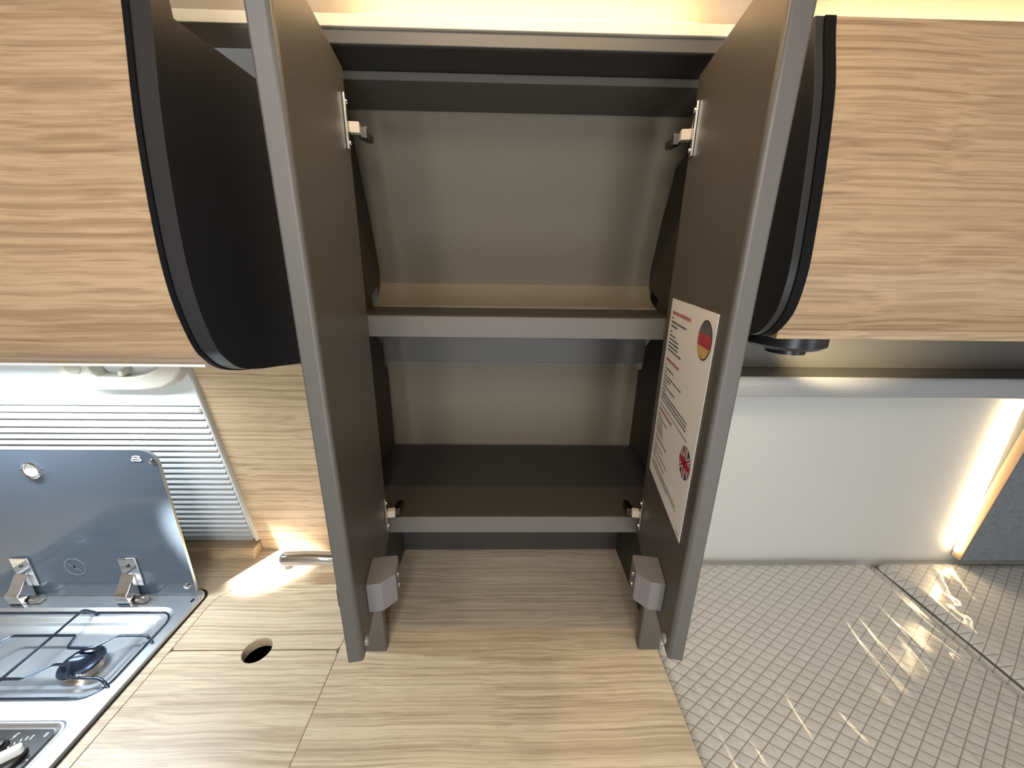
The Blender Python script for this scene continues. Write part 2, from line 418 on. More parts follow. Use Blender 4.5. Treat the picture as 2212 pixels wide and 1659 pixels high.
for ins, z in ((0, 0.8685), (0.002, 0.80), (0.03, 0.745), (0.06, 0.742)):
    L.append([(x, y, z) for x, y in rrect(-0.742+ins, -0.370-ins, 0.40+ins, 0.826-ins, 0.05)])
L2 = [[(p[0]*1.0, p[1], p[2]-0.002) for p in l] for l in reversed(L)]
sk.rings(L+L2, cap=False)
tag(sk.build('sink_basin', M['black_pl']), 'dark sink basin below the wooden sink covers', 'sink')

# ------------------------------------------------------------------ bed side
bb = MB().box(0.375, 2.50, -0.60, 0.97, 0.0, 0.712).build('bed_box', M['anthracite'], bevel=0.003)
tag(bb, 'bed box under the quilted mattresses', 'bed base')
ep = MB().box(0.3575, 0.3735, -0.60, 0.985, 0.0, 0.820).build('bed_end_panel', M['edge'], bevel=0.001)
tag(ep, 'narrow wooden end panel between worktop and mattress', 'panel')

def mattress(name, x0, x1, y0, y1, label, seed):
    z1, z0 = 0.842, 0.714
    NX, NY = 70, 90
    mb = MB(); R = 0.024
    def ease(a, lo, hi):
        d = min(a-lo, hi-a)
        if d >= R: return 0.0
        return R-math.sqrt(max(0, R*R-(R-d)**2))
    def grid(top):
        vs = []
        for j in range(NY+1):
            fy = j/NY; fy = 0.5-0.5*math.cos(math.pi*fy) if False else fy
            for i in range(NX+1):
                tx = i/NX; ty = fy
                x = x0+(x1-x0)*(tx + 0.0); y = y0+(y1-y0)*ty
                dz = max(ease(x, x0, x1), ease(y, y0, y1))
                nz = 0.0022*noise.noise(Vector((x*9, y*9, seed)))
                vs.append((x, y, z1-dz+nz if top else z0+dz*0.6))
        return vs
    W = NX+1
    top = grid(True)
    mb.add(top, [(j*W+i, j*W+i+1, (j+1)*W+i+1, (j+1)*W+i) for j in range(NY) for i in range(NX)])
    bot = [(x0, y0, z0), (x1, y0, z0), (x1, y1, z0), (x0, y1, z0)]
    per = [i for i in range(W)] + [j*W+NX for j in range(1, NY+1)] + [NY*W+i for i in range(NX-1, -1, -1)] + [j*W for j in range(NY-1, 0, -1)]
    n0 = len(mb.v)
    mb.add([(mb.v[i].x, mb.v[i].y, z0) for i in per], [])
    m = len(per)
    for k in range(m): mb.f.append([per[k], n0+k, n0+(k+1) % m, per[(k+1) % m]])
    mb.f.append([n0+k for k in range(m)])
    o = mb.build(name, M['quilt'], origin=(x0, y0, z0), angle=80)
    tag(o, label, 'mattress', 'quilted mattresses')
    for xp in (x0+0.0045, x1-0.0045):
        MB().tube([(xp, y1-0.004, z1-R*0.95), (xp, y0+0.03, z1-R*0.75)], 0.004, 8).build('piping', M['piping'], o)
    return o
mattress('mattress', 0.3755, 1.165, -0.58, 0.985, 'grey diamond quilted mattress beside the worktop under loose clear film', 1.0)
mattress('mattress', 1.200, 2.49, -0.58, 0.985, 'grey diamond quilted mattress in the corner below the suede headboard', 5.0)

def film_sheet(x0, x1, y0, y1, label, seed, folds):
    NX, NY = 150, 190; mb = MB(); vs = []
    for j in range(NY+1):
        for i in range(NX+1):
            x = x0+(x1-x0)*i/NX; y = y0+(y1-y0)*j/NY
            h = 0.0028+0.0016*noise.noise(Vector((x*7, y*7, seed)))+0.0009*noise.noise(Vector((x*34, y*15, seed+2)))
            for (ax, ay, bx, by, w, a) in folds:
                dx, dy = bx-ax, by-ay; l2 = dx*dx+dy*dy
                t = ((x-ax)*dx+(y-ay)*dy)/l2; tc = min(1, max(0, t))
                qx, qy = ax+dx*tc, ay+dy*tc
                wob = 0.010*noise.noise(Vector((t*5, ax*9, seed)))
                d = math.hypot(x-qx, y-qy)*(1 if (x-qx)*dy-(y-qy)*dx > 0 else -1)+wob
                h += 0.85*a*math.exp(-(d/w)**2)*(0.6+0.4*math.sin(math.pi*tc))
            ed = min(x-x0, x1-x, y-y0, y1-y)
            R = 0.024
            if ed < R: h -= (0.024-math.sqrt(max(0, 0.024**2-(0.024-max(0.004, min(ed, 0.024)))**2)))
            vs.append((x, y, 0.8455+h))
    W = NX+1
    mb.add(vs, [(j*W+i, j*W+i+1, (j+1)*W+i+1, (j+1)*W+i) for j in range(NY) for i in range(NX)])
    o = mb.build('plastic_film', M['film'], angle=180)
    return tag(o, label, 'film', 'clear plastic films over the mattresses')
f1 = [(0.92, 0.86, 0.80, 0.20, 0.006, 0.007), (0.95, 0.80, 0.86, 0.18, 0.006, 0.008), (1.05, 0.85, 0.93, 0.18, 0.006, 0.006),
      (0.62, 0.62, 0.60, 0.25, 0.006, 0.006), (0.46, 0.70, 0.52, 0.20, 0.007, 0.007), (1.10, 0.66, 1.02, 0.25, 0.006, 0.008),
      (1.00, 0.62, 1.12, 0.40, 0.006, 0.006), (0.70, 0.55, 0.76, 0.30, 0.005, 0.005), (1.12, 0.90, 1.13, 0.40, 0.010, 0.009), (0.42, 0.90, 0.44, 0.2, 0.008, 0.008)]
film_sheet(0.3745, 1.168, -0.584, 0.983, 'wrinkled clear plastic film over the mattress beside the worktop', 3.0, f1)
f2 = [(1.36, 0.96, 1.27, 0.80, 0.005, 0.006), (1.41, 0.95, 1.31, 0.74, 0.005, 0.007), (1.46, 0.95, 1.40, 0.78, 0.005, 0.006), (1.30, 0.82, 1.22, 0.72, 0.006, 0.006),
      (1.25, 0.80, 1.24, 0.50, 0.006, 0.006), (1.60, 0.90, 1.45, 0.50, 0.006, 0.006)]
film_sheet(1.199, 2.491, -0.584, 0.983, 'clear plastic film over the corner mattress, creased near the light strip', 8.0, f2)

# headboard with hidden light strip
def hy(z): return 0.960-(z-0.85)*0.07
hb = MB().prism([(hy(0.862), 0.862), (hy(0.862)+0.024, 0.862), (hy(1.375)+0.024, 1.375), (hy(1.375), 1.375)], 1.452, 2.45, 'x')
hb = hb.build('headboard', M['suede'], bevel=0.004)
tag(hb, 'blue grey suede headboard panel in the bed corner', 'headboard')
MB().prism([(hy(0.862)+0.005, 0.862), (hy(0.862)+0.029, 0.862), (hy(1.375)+0.029, 1.375), (hy(1.375)+0.005, 1.375)], 1.4485, 1.4515, 'x').build('edge_board', M['tan'], hb)
ls = MB().box(1.4395, 1.4475, 0.974, 0.982, 0.885, 1.395).build('light_strip', M['led_head'])
tag(ls, 'glowing warm light strip along the headboard edge', 'light strip')

# shelf under the right locker
sh = thing('wall_shelf', (1.3, 0.95, 1.43), 'dark grey shelf with rounded lip under the right hand locker', 'shelf')
MB().prism([(0.872, 1.482), (0.992, 1.482), (0.992, 1.466), (0.872, 1.466)], 0.370, 2.53, 'x').build('shelf_board', M['duct'], sh)
MB().prism([(0.862, 1.440), (0.858, 1.446), (0.858, 1.485), (0.862, 1.491), (0.868, 1.491), (0.872, 1.485), (0.872, 1.440)], 0.370, 2.53, 'x').build('shelf_lip', M['duct_lip'], sh, bevel=0.002)
MB().box(0.370, 2.53, 0.985, 0.993, 1.4825, 1.635).build('back_board', M['duct'], sh)

# ------------------------------------------------------------------ tall open cabinet
CX0, CX1, CY = -0.309, 0.362, 0.6465
tc_ = thing('shelf_cabinet', (0.0265, 0.80, ZC), 'tall anthracite cabinet with two open doors standing on the worktop', 'cabinet')
def part(mb, name, mat, parent=tc_, bevel=0.0012, **k): return mb.build(name, mat, parent, bevel=bevel, **k)
# face frame stiles
part(MB().box(CX0, CX0+0.050, CY, CY+0.020, ZC+0.0005, 2.022), 'stile', M['anthracite'], bevel=0.003)
part(MB().box(CX1-0.050, CX1, CY, CY+0.020, ZC+0.0005, 2.022), 'stile', M['anthracite'], bevel=0.003)
# side panels; the right one is cut back around the wall trim at the top
sp = [(CY+0.021, ZC+0.0005), (0.968, ZC+0.0005), (0.955, 1.48), (0.930, 1.484), (0.930, 1.545), (0.895, 1.575), (0.888, 1.665), (0.952, 1.690), (0.957, 1.722), (0.922, 1.832), (0.893, 1.900), (0.882, 1.930), (0.855, 1.940), (0.792, 1.940), (0.792, 2.022), (CY+0.021, 2.022)]
spl = [p for p in sp if p[1] < 1.92]+[(0.845, 2.022), (CY+0.021, 2.022)]
part(MB().prism(spl, CX0, CX0+0.012, 'x'), 'side_panel', M['anth_in'], bevel=0)
part(MB().prism(sp, CX1-0.012, CX1, 'x'), 'side_panel', M['anth_in'], bevel=0)
bpz = [(0.9805, 0.905), (0.974, 1.20), (0.962, 1.50)]+smooth_poly([(0.962, 1.690), (0.955, 1.735), (0.924, 1.830), (0.893, 1.905), (0.846, 2.022)], 5)
bpp = bpz + [(y+0.008, z) for y, z in reversed(bpz)]
def strip(y_z, x0, x1, t):
    mb = MB(); n = len(y_z)
    a = [(x0, y, z) for y, z in y_z] + [(x1, y, z) for y, z in y_z] + [(x0, y+t, z) for y, z in y_z] + [(x1, y+t, z) for y, z in y_z]
    f = []
    for i in range(n-1):
        f += [(i, i+1, n+i+1, n+i), (2*n+i, 3*n+i, 3*n+i+1, 2*n+i+1), (i, 2*n+i, 2*n+i+1, i+1), (n+i, n+i+1, 3*n+i+1, 3*n+i)]
    f += [(0, n, 3*n, 2*n), (n-1, 3*n-1, 4*n-1, 2*n-1)]
    return mb.add(a, f)
part(strip([p for p in bpz if p[1] >= 1.2], CX0+0.002, CX1-0.002, 0.006), 'back_panel', M['back_in'], bevel=0, angle=20)
part(MB().box(CX0, CX1, 0.9685, 0.978, ZC+0.0005, 1.2), 'lower_back_panel', M['anth_in'])
part(MB().prism([(0.932, 1.503), (0.955, 1.503), (0.955, 1.625), (0.932, 1.625)], CX0+0.0125, CX1-0.0125, 'x'), 'back_rail', M['shelf_in'])
part(MB().box(CX0+0.0125, CX1-0.0125, CY+0.004, 0.962, 1.224, 1.2585), 'bottom_shelf', M['anth_in'])
part(MB().box(CX0+0.051, CX1-0.051, CY, CY+0.0035, 1.223, 1.2595), 'bottom_shelf_edge', M['shelf_in'], bevel=0.001)
ms_ = part(MB().box(CX0+0.0125, CX1-0.0125, CY+0.012, 0.930, 1.624, 1.640), 'middle_shelf', M['anth_in'])
part(MB().box(CX0+0.051, CX1-0.051, CY, CY+0.0115, 1.619, 1.6545), 'shelf_lip', M['shelf_in'], ms_)
part(MB().prism([(0.893, 1.6405), (0.9545, 1.6405), (0.9545, 1.690), (0.945, 1.672), (0.930, 1.659), (0.912, 1.650), (0.893, 1.645)], CX0+0.0125, CX1-0.0125, 'x'), 'wall_fillet', M['back_in'], bevel=0, angle=60)
part(MB().box(CX0, CX1, CY+0.0, 0.856, 2.0225, 2.030), 'top_panel', M['anth_in'])
part(MB().box(CX0+0.0125, CX1-0.0125, 0.720, 0.8495, 2.010, 2.022), 'batten', M['shelf_in'], bevel=0.001)
part(MB().box(CX0, CX1, 0.638, 0.6455, 2.020, 2.0365), 'fascia', M['anthracite'])

# doors
def door(hinge, front, side):
    """hinge, front: (x, y) of the inner face; side = +1 when the outer face lies towards +x"""
    hx_, hy_ = hinge; fx, fy = front
    u = Vector((fx-hx_, fy-hy_, 0)); Ld = u.length; u.normalize()
    w = Vector((-side, 0, 0)); w = (w-u*w.dot(u)).normalized()          # inward normal
    Mx = Matrix(((u.x, w.x, 0, hx_), (u.y, w.y, 0, hy_), (0, 0, 1, 1.219), (0, 0, 0, 1)))
    Hd = 0.7775
    r = 0.008
    d = MB().slab([(0, 0), (Ld-0.003, 0), (Ld, -0.003), (Ld, -0.021), (0, -0.021)], [], 0, Hd)
    mb = MB().add(d.v, d.f, Mx)
    o = mb.build('door', M['anthracite'], tc_, bevel=0.0025)
    # outer skin edge
    def sub(m, name, mat, bevel=0.0006, **k): return m.build(name, mat, o, bevel=bevel, **k)
    # latch box
    hz = 0.030
    lz0, lz1 = 0.031, 0.081
    u0, u1 = Ld-0.105, Ld-0.050
    la = MB().slab([(u0, 0.0004), (u1, 0.0004), (u1, 0.021), (u1-0.016, 0.040), (u0+0.003, 0.040), (u0, 0.037)], [], lz0, lz1)
    sub(MB().add(la.v, la.f, Mx), 'latch', M['latch'], 0.0008)
    for zz in (0.044, 0.064):
        sc = MB().lathe([(0.0001, 0.0), (0.0035, 0.0), (0.0032, 0.0012), (0.0001, 0.0016)], 0, 0, 12, Mx @ Matrix.Translation((u0+0.022, 0.0401, zz)) @ Matrix.Rotation(-math.pi/2, 4, 'X'))
        sub(sc, 'latch_screw', M['chrome'], 0)
    # bumper near the lower front corner
    bmp = MB().lathe([(0.0001, 0), (0.0072, 0), (0.0072, 0.003), (0.0055, 0.0045), (0.0001, 0.005)], 0, 0, 16, Mx @ Matrix.Translation((Ld-0.018, 0.0003, 0.017)) @ Matrix.Rotation(-math.pi/2, 4, 'X'))
    sub(bmp, 'bumper', M['clear'], 0)
    # push button of the latch on the outer face
    hd = MB().slab(rrect(Ld-0.088, Ld-0.066, 0.026, 0.068, 0.009), [], 0.0205, 0.0450)
    hM = Mx @ Matrix(((1, 0, 0, 0), (0, 0, -1, 0), (0, 1, 0, 0), (0, 0, 0, 1)))
    sub(MB().add(hd.v, hd.f, hM), 'push_button', M['black_pl'], 0.001)
    # hinges
    for z0 in (0.030, 0.672):
        pl = MB().box(0.016, 0.024, 0.0003, 0.0035, z0, z0+0.068, Mx)
        sub(pl, 'hinge_plate', M['nickel'], 0.0006)
        for zz in (0.008, 0.058):
            hs = MB().lathe([(0.0001, 0), (0.0035, 0), (0.003, 0.002), (0.0001, 0.0025)], 0, 0, 10, Mx @ Matrix.Translation((0.019, 0.0036, z0+zz)) @ Matrix.Rotation(-math.pi/2, 4, 'X'))
            sub(hs, 'hinge_screw', M['chrome'], 0)
        zc = z0+0.027
        sub(MB().box(0.004, 0.016, 0.0036, 0.0175, zc-0.0045, zc+0.0095, Mx), 'hinge_cap', M['hinge_cap'], 0.0008)
        am = MB()
        am.box(-0.006, 0.006, 0.016, 0.026, zc-0.008, zc+0.007, Mx)
        arm = MB().slab([(0.004, 0.014), (0.006, 0.024), (-0.026, 0.030), (-0.031, 0.026), (-0.030, 0.019), (-0.010, 0.014)], [], zc-0.006, zc+0.003)
        am.add(arm.v, arm.f, Mx)
        sub(am, 'hinge_arm', M['dark_nickel'], 0.0008)
    return o, Mx, Ld
dl, ML, LL = door((-0.226, 0.643), (-0.188, 0.389), -1)
dr, MR, LR = door((0.2715, 0.643), (0.2305, 0.389), 1)

# paper notice stuck to the right door (door coordinates: u from hinge to front, z up)
nt_ = thing('notice_sheet', MR @ Vector((0.13, 0.001, 0.17)), 'white printed notice with two round flags stuck inside the right cabinet door', 'notice')
U0, U1, V0, V1 = 0.0285, 0.2285, 0.172, 0.473
def flat(polys, h):
    mb = MB()
    for poly in polys:
        mb.add([MR @ Vector((p[0], h, p[1]-1.219+1.219)) for p in poly], [tuple(range(len(poly)))])
    return mb
def onsheet(a, b): return (U0+a*(U1-U0), V1-b*(V1-V0))     # a: 0 left .. 1 right, b: 0 top .. 1 bottom
pm = MB().slab([(U0, 0), (U1, 0), (U1, 0.0006), (U0, 0.0006)], [], V0, V1)
MB().add([p+Vector((0, 0.0004, 0)) for p in pm.v], pm.f, MR).build('sheet', M['paper'], nt_, smooth=False)
def words(rows, rnd):
    out = []
    for (a0, a1, b, hgt) in rows:
        a = a0
        while a < a1-0.002:
            wl = min(rnd.uniform(0.018, 0.06), a1-a)
            # letters of uneven height
            q = a
            while q < a+wl-0.001:
                lw = rnd.uniform(0.006, 0.010); hh = hgt*rnd.choice((0.72, 0.72, 0.8, 1.0)); q2 = min(q+lw*0.85, a+wl)
                out.append([onsheet(q, b), onsheet(q2, b), onsheet(q2, b-hh), onsheet(q, b-hh)])
                q += lw
            a += wl+0.006
    return out
rnd = random.Random(3)
black = [(0.07, 0.11, .098, .010), (0.07, 0.47, .118, .011), (0.07, 0.26, .138, .011), (0.07, .12, .166, .009),
         (0.07, .24, .187, .010), (0.07, .33, .206, .010), (0.07, .345, .225, .010), (0.07, .345, .244, .010), (0.07, .44, .263, .010),
         (.07, .10, .345, .008), (.07, .33, .363, .009), (.07, .13, .384, .008), (.07, .55, .403, .009), (.07, .27, .421, .009), (.07, .20, .440, .008), (.07, .42, .459, .009), (.07, .18, .480, .008),
         (.07, .78, .500, .009), (.07, .78, .518, .009), (.07, .78, .536, .009),
         (.07, .14, .628, .008), (.07, .36, .644, .008), (.07, .20, .662, .007), (.07, .24, .678, .008), (.07, .26, .694, .008), (.07, .27, .710, .008), (.07, .28, .726, .008),
         (.07, .12, .786, .007), (.07, .34, .803, .008), (.07, .16, .822, .007), (.07, .50, .838, .008), (.07, .14, .856, .007), (.07, .46, .872, .008),
         (.07, .82, .905, .007), (.07, .84, .919, .007), (.07, .60, .933, .007), (.90, .97, .985, .007)]
red = [(.07, .54, .074, .020), (.07, .43, .318, .017), (.07, .46, .600, .016), (.07, .42, .762, .015)]
flat(words(black, rnd), 0.0013).build('black_print', M['ink'], nt_, smooth=False)['kind'] = 'stuff'
flat(words(red, rnd), 0.0013).build('red_print', M['ink_red'], nt_, smooth=False)['kind'] = 'stuff'
flat([[onsheet(.07, .562), onsheet(.84, .562), onsheet(.84, .566), onsheet(.07, .566)]], 0.0013).build('divider_line', M['ink'], nt_, smooth=False)
def disc_band(ca, cb, r, f0, f1, h, rx=None):
    """the part of a disc between heights f0..f1 (fractions of r, + up)"""
    cu, cv = onsheet(ca, cb); pts_l, pts_r = [], []
    for k in range(9):
        t = f0+(f1-f0)*k/8; x = math.sqrt(max(0, 1-t*t)); pts_r.append((cu+r*x, cv+r*t)); pts_l.append((cu-r*x, cv+r*t))
    return flat([pts_r+pts_l[::-1]], h)
FR = 0.0225
flat([[(onsheet(.845, .115)[0]+1.08*FR*math.cos(2*math.pi*k/28), onsheet(.845, .115)[1]+1.08*FR*math.sin(2*math.pi*k/28)) for k in range(28)]], 0.0012).build('flag_rim', M['ink'], nt_, smooth=False)
disc_band(.845, .115, FR, 0.34, 1, 0.0015).build('flag_black_band', M['flag_black'], nt_, smooth=False)
disc_band(.845, .115, FR, -0.36, 0.34, 0.0015).build('flag_red_band', M['flag_red'], nt_, smooth=False)
disc_band(.845, .115, FR, -1, -0.36, 0.0015).build('flag_gold_band', M['flag_gold'], nt_, smooth=False)
uc = onsheet(.86, .655)
def circ(r, n=28): return [(uc[0]+r*math.cos(2*math.pi*k/n), uc[1]+r*math.sin(2*math.pi*k/n)) for k in range(n)]
flat([circ(FR)], 0.0012).build('flag_blue_field', M['flag_blue'], nt_, smooth=False)
def bar(ang, hw, r0, r1):
    c, s = math.cos(ang), math.sin(ang)
    return [(uc[0]+c*a-s*b, uc[1]+s*a+c*b) for a, b in ((r0, -hw), (r1, -hw), (r1, hw), (r0, hw))]
R1 = FR*0.97
flat([bar(a, 0.0034, -R1, R1) for a in (math.radians(35), math.radians(-35))] + [bar(0, 0.0062, -R1, R1), bar(math.pi/2, 0.0062, -R1, R1)], 0.0015).build('flag_white_cross', M['flag_white'], nt_, smooth=False)
flat([bar(0, 0.0044, -R1, R1), bar(math.pi/2, 0.0022, -R1, R1)] + [bar(a, 0.0012, 0, R1) for a in (math.radians(35), math.radians(145), math.radians(215), math.radians(-35))], 0.0018).build('flag_red_cross', M['flag_red'], nt_, smooth=False)

# ------------------------------------------------------------------ light valance along the ceiling
va = thing('light_valance', (0.1, 0.64, 2.037), 'cream valance strip with hidden warm light along the ceiling', 'valance')
MB().box(-2.3, 2.5, 0.634, 0.642, 2.0375, 2.0515).build('valance_profile', M['cream'], va, bevel=0.001)
MB().box(-2.3, 2.5, 0.6425, 0.700, 2.0375, 2.0405).build('valance_base', M['cream'], va)
MB().box(-0.20, 0.26, 0.6435, 0.6500, 2.0408, 2.0560).build('light_strip', M['led_warm'], va)
MB().box(0.42, 2.40, 0.6435, 0.6500, 2.0408, 2.0560).build('light_strip', M['led_warm'], va)
MB().box(-2.20, -0.60, 0.6435, 0.6500, 2.0408, 2.0560).build('light_strip', M['led_warm'], va)

# ------------------------------------------------------------------ overhead lockers
def offset(poly, t):
    out = []
    for i, p in enumerate(poly):
        a = Vector(poly[max(i-1, 0)]); b = Vector(poly[min(i+1, len(poly)-1)])
        d = (b-a).normalized(); out.append((p[0]-d.y*t, p[1]+d.x*t))
    return out
# left locker: profile (y, z), top to bottom
PL = smooth_poly([(0.440, 2.030), (0.430, 1.958), (0.413, 1.862), (0.404, 1.775), (0.403, 1.715), (0.410, 1.672), (0.421, 1.642), (0.440, 1.624)])
CLB = smooth_poly([(0.421, 1.642), (0.440, 1.623), (0.470, 1.611), (0.53, 1.599), (0.61, 1.584), (0.80, 1.552)])
ll = thing('overhead_locker', (-1.1, 0.60, 1.56), 'wood fronted overhead locker on the left above the hob', 'locker', 'overhead lockers')
inn = offset(PL, 0.016)
MB().prism(PL+inn[::-1], -2.3, -0.3375, 'x').build('front_panel', M['wood_front'], ll, angle=20)
full = PL[:-7]+CLB
st = full+offset(full, 0.010)[::-1]
def ribbon(poly, t, x0, x1):
    inn = offset(poly, t); n = len(poly); mb = MB()
    vs = [(x0, *p) for p in poly]+[(x1, *p) for p in poly]+[(x0, *p) for p in inn]+[(x1, *p) for p in inn]
    fs = []
    for i in range(n-1):
        fs += [(i, i+1, n+i+1, n+i), (2*n+i, 3*n+i, 3*n+i+1, 2*n+i+1), (i, 2*n+i, 2*n+i+1, i+1), (n+i, n+i+1, 3*n+i+1, 3*n+i)]
    fs += [(0, n, 3*n, 2*n), (n-1, 3*n-1, 4*n-1, 2*n-1)]
    return mb.add(vs, fs)
ribbon(offset(full[:-8], -0.0015), 0.0135, -0.3368, -0.3312).build('edge_seal', M['rubber'], ll, angle=20)
ck = full+[(0.80, 1.957), (0.455, 1.957), (0.452, 2.030)]
MB().prism(ck, -0.3310, -0.3130, 'x').build('side_cheek', M['cheek'], ll, bevel=0.006, seg=4, angle=40)
MB().prism([(0.446, 1.626), (0.80, 1.556), (0.80, 1.570), (0.446, 1.640)], -2.3, -0.3375, 'x').build('bottom_panel', M['wood_front'], ll)
MB().prism([(0.436, 1.6225), (0.446, 1.6225), (0.446, 1.6255), (0.436, 1.6255)], -2.3, -0.345, 'x').build('lower_edge_strip', M['rail'], ll)
MB().prism([(0.455, 1.950), (0.80, 1.950), (0.80, 1.957), (0.455, 1.957)], -2.3, -0.3312, 'x').build('top_panel', M['cheek'], ll)

# right locker
PR = smooth_poly([(0.556, 2.024), (0.549, 1.998), (0.530, 1.938), (0.516, 1.853), (0.508, 1.784), (0.505, 1.735), (0.511, 1.690), (0.528, 1.660)])
lr = thing('overhead_locker', (1.4, 0.70, 1.64), 'wood fronted overhead locker on the right above the bed', 'locker', 'overhead lockers')
MB().prism(PR+offset(PR, 0.016)[::-1], 0.3875, 2.5, 'x').build('front_panel', M['wood_front'], lr, angle=20)
fullR = PR[:-4]+smooth_poly([(0.520, 1.672), (0.540, 1.652), (0.575, 1.643), (0.66, 1.640)])
ribbon(offset(fullR, -0.0015), 0.0135, 0.3735, 0.3870).build('edge_seal', M['rubber'], lr, angle=20)
MB().prism(fullR+[(0.985, 1.640), (0.985, 1.955), (0.775, 1.990), (0.715, 2.024)], 0.3630, 0.3730, 'x').build('side_cheek', M['cheek'], lr, bevel=0.003, seg=3, angle=40)
MB().prism([(0.534, 1.6440), (0.552, 1.6440), (0.552, 1.659), (0.534, 1.659)], 0.3875, 2.5, 'x').build('lower_edge_strip', M['wood_front'], lr, bevel=0.001)
MB().box(0.3875, 2.5, 0.5525, 0.984, 1.644, 1.658).build('bottom_panel', M['duct'], lr)
MB().box(0.3875, 2.5, 0.574, 0.70, 2.012, 2.024).build('top_panel', M['cheek'], lr)

# black puck lamp below the right locker
pk = thing('spot_lamp', (0.495, 0.64, 1.60), 'black puck spot lamp below the right locker', 'lamp')
MB().lathe([(0.0001, 1.6435), (0.060, 1.6435), (0.060, 1.617), (0.052, 1.611), (0.020, 1.611), (0.0001, 1.611)], 0.487, 0.650, 36).build('base_plate', M['black_pl'], pk)
MB().lathe([(0.030, 1.6108), (0.030, 1.600), (0.0255, 1.600), (0.0255, 1.6108)], 0.491, 0.650, 28, None, False).build('head', M['black_pl'], pk)
MB().lathe([(0.0001, 1.6060), (0.0245, 1.6060), (0.0245, 1.6040), (0.0001, 1.6040)], 0.491, 0.650, 24).build('lens', M['led_puck'], pk)
# warm ceiling light strip above the cabinet doors
cl = thing('ceiling_light', (0.02, 0.472, 2.187), 'warm ceiling light strip above the open cabinet doors', 'light')
MB().box(-0.21, 0.25, 0.462, 0.482, 2.190, 2.226).build('housing', M['white_pl'], cl, bevel=0.001)
MB().box(-0.20, 0.24, 0.464, 0.480, 2.1870, 2.1898).build('diffuser', M['led_ceiling'], cl)
# cool white bar lamp below the left locker
bl = thing('bar_lamp', (-1.12, 0.50, 1.60), 'white bar lamp under the left locker, above the hob', 'lamp')
MB().box(-1.40, -0.86, 0.675, 0.712, 1.5675, 1.5725).box(-1.40, -0.86, 0.675, 0.6785, 1.5570, 1.5675).box(-1.40, -0.86, 0.7085, 0.712, 1.5570, 1.5675).build('housing', M['white_pl'], bl, bevel=0.0005)
MB().box(-1.39, -0.87, 0.6870, 0.6990, 1.5660, 1.5673).build('diffuser', M['led_cool'], bl)

# ------------------------------------------------------------------ window blind, grab handle
bd = thing('window_blind', (-1.5, 0.93, 0.94), 'silver slatted window blind behind the hob lid', 'blind')
def slat(zc, h=0.0158):
    n = 7; P = []
    for k in range(n):
        t = k/(n-1); z = zc-h/2+h*t
        P.append((wy(z)-0.0005-0.0120*(1-t)-0.0020*math.sin(math.pi*min(1, t*0.92+0.08)), z))
    inn = [(y+0.0008, z) for y, z in P]
    return MB().prism(P+inn[::-1], -2.24, -0.7435, 'x')
z = 1.352; k = 0
while z > 0.945:
    slat(z-0.0088).build('slat', M['slat'], bd, angle=60)
    z -= 0.0180
lean(-2.24, -0.7435, 1.3765, 1.3915, 0.004, 0.016).build('upper_rail', M['rail'], bd, bevel=0.003)
lean(-2.24, -0.7435, 1.3555, 1.3725, 0.002, 0.012).build('lower_rail', M['rail'], bd, bevel=0.003)
cd = MB()
zz = 1.352; pts = []
for i in range(23):
    zt = 1.346-0.018*i
    if zt < 0.95: break
    cd.lathe([(0.0001, 0), (0.0019, 0), (0.0015, 0.0016), (0.0001, 0.002)], 0, 0, 8, Matrix.Translation((-0.790, wy(zt)-0.0060, zt-0.006)) @ Matrix.Rotation(math.pi/2, 4, 'X'))
cd.build('cord_eyelets', M['white_pl'], bd)

gh = thing('grab_handle', (-0.90, 0.86, 1.445), 'beige plastic grab handle on the wall above the window blind', 'handle')
def wyf(z): return wy(z)-0.0025
hp = [(-1.006, 1.500), (-1.005, 1.474), (-0.999, 1.456), (-0.982, 1.4455), (-0.84, 1.4455), (-0.79, 1.452), (-0.755, 1.470), (-0.732, 1.500), (-0.732, 1.520), (-0.765, 1.520), (-0.79, 1.499), (-0.82, 1.486), (-0.85, 1.4795), (-0.925, 1.4795), (-0.933, 1.486), (-0.933, 1.520), (-1.006, 1.520)]
mb = MB(); n = len(hp)
f_ = [(x, wyf(z)-0.034, z+0.0) for x, z in hp]; b_ = [(x, wyf(z), z) for x, z in hp]
tri = tessellate_polygon([[Vector((x, z, 0)) for x, z in hp]])
mb.add(f_+b_, [(i, (i+1) % n, n+(i+1) % n, n+i) for i in range(n)]+[tuple(t) for t in tri]+[tuple(i+n for i in reversed(t)) for t in tri])
mb.build('handle_body', M['beige'], gh, bevel=0.005, seg=3)
MB().prism([(wyf(1.50)-0.030, 1.4800), (wyf(1.50)-0.006, 1.4800), (wyf(1.50)-0.006, 1.498), (wyf(1.50)-0.030, 1.494)], -0.878, -0.866, 'x').build('catch', M['beige'], gh, bevel=0.003)
MB().prism(rrect(-0.985, -0.948, 1.488, 1.530, 0.016), wyf(1.50)-0.0355, wyf(1.50)-0.0335, 'y').build('thumb_recess_shade', M['recess_shade'], gh)  # no hollow is cut; this darker beige plate paints the shade inside it

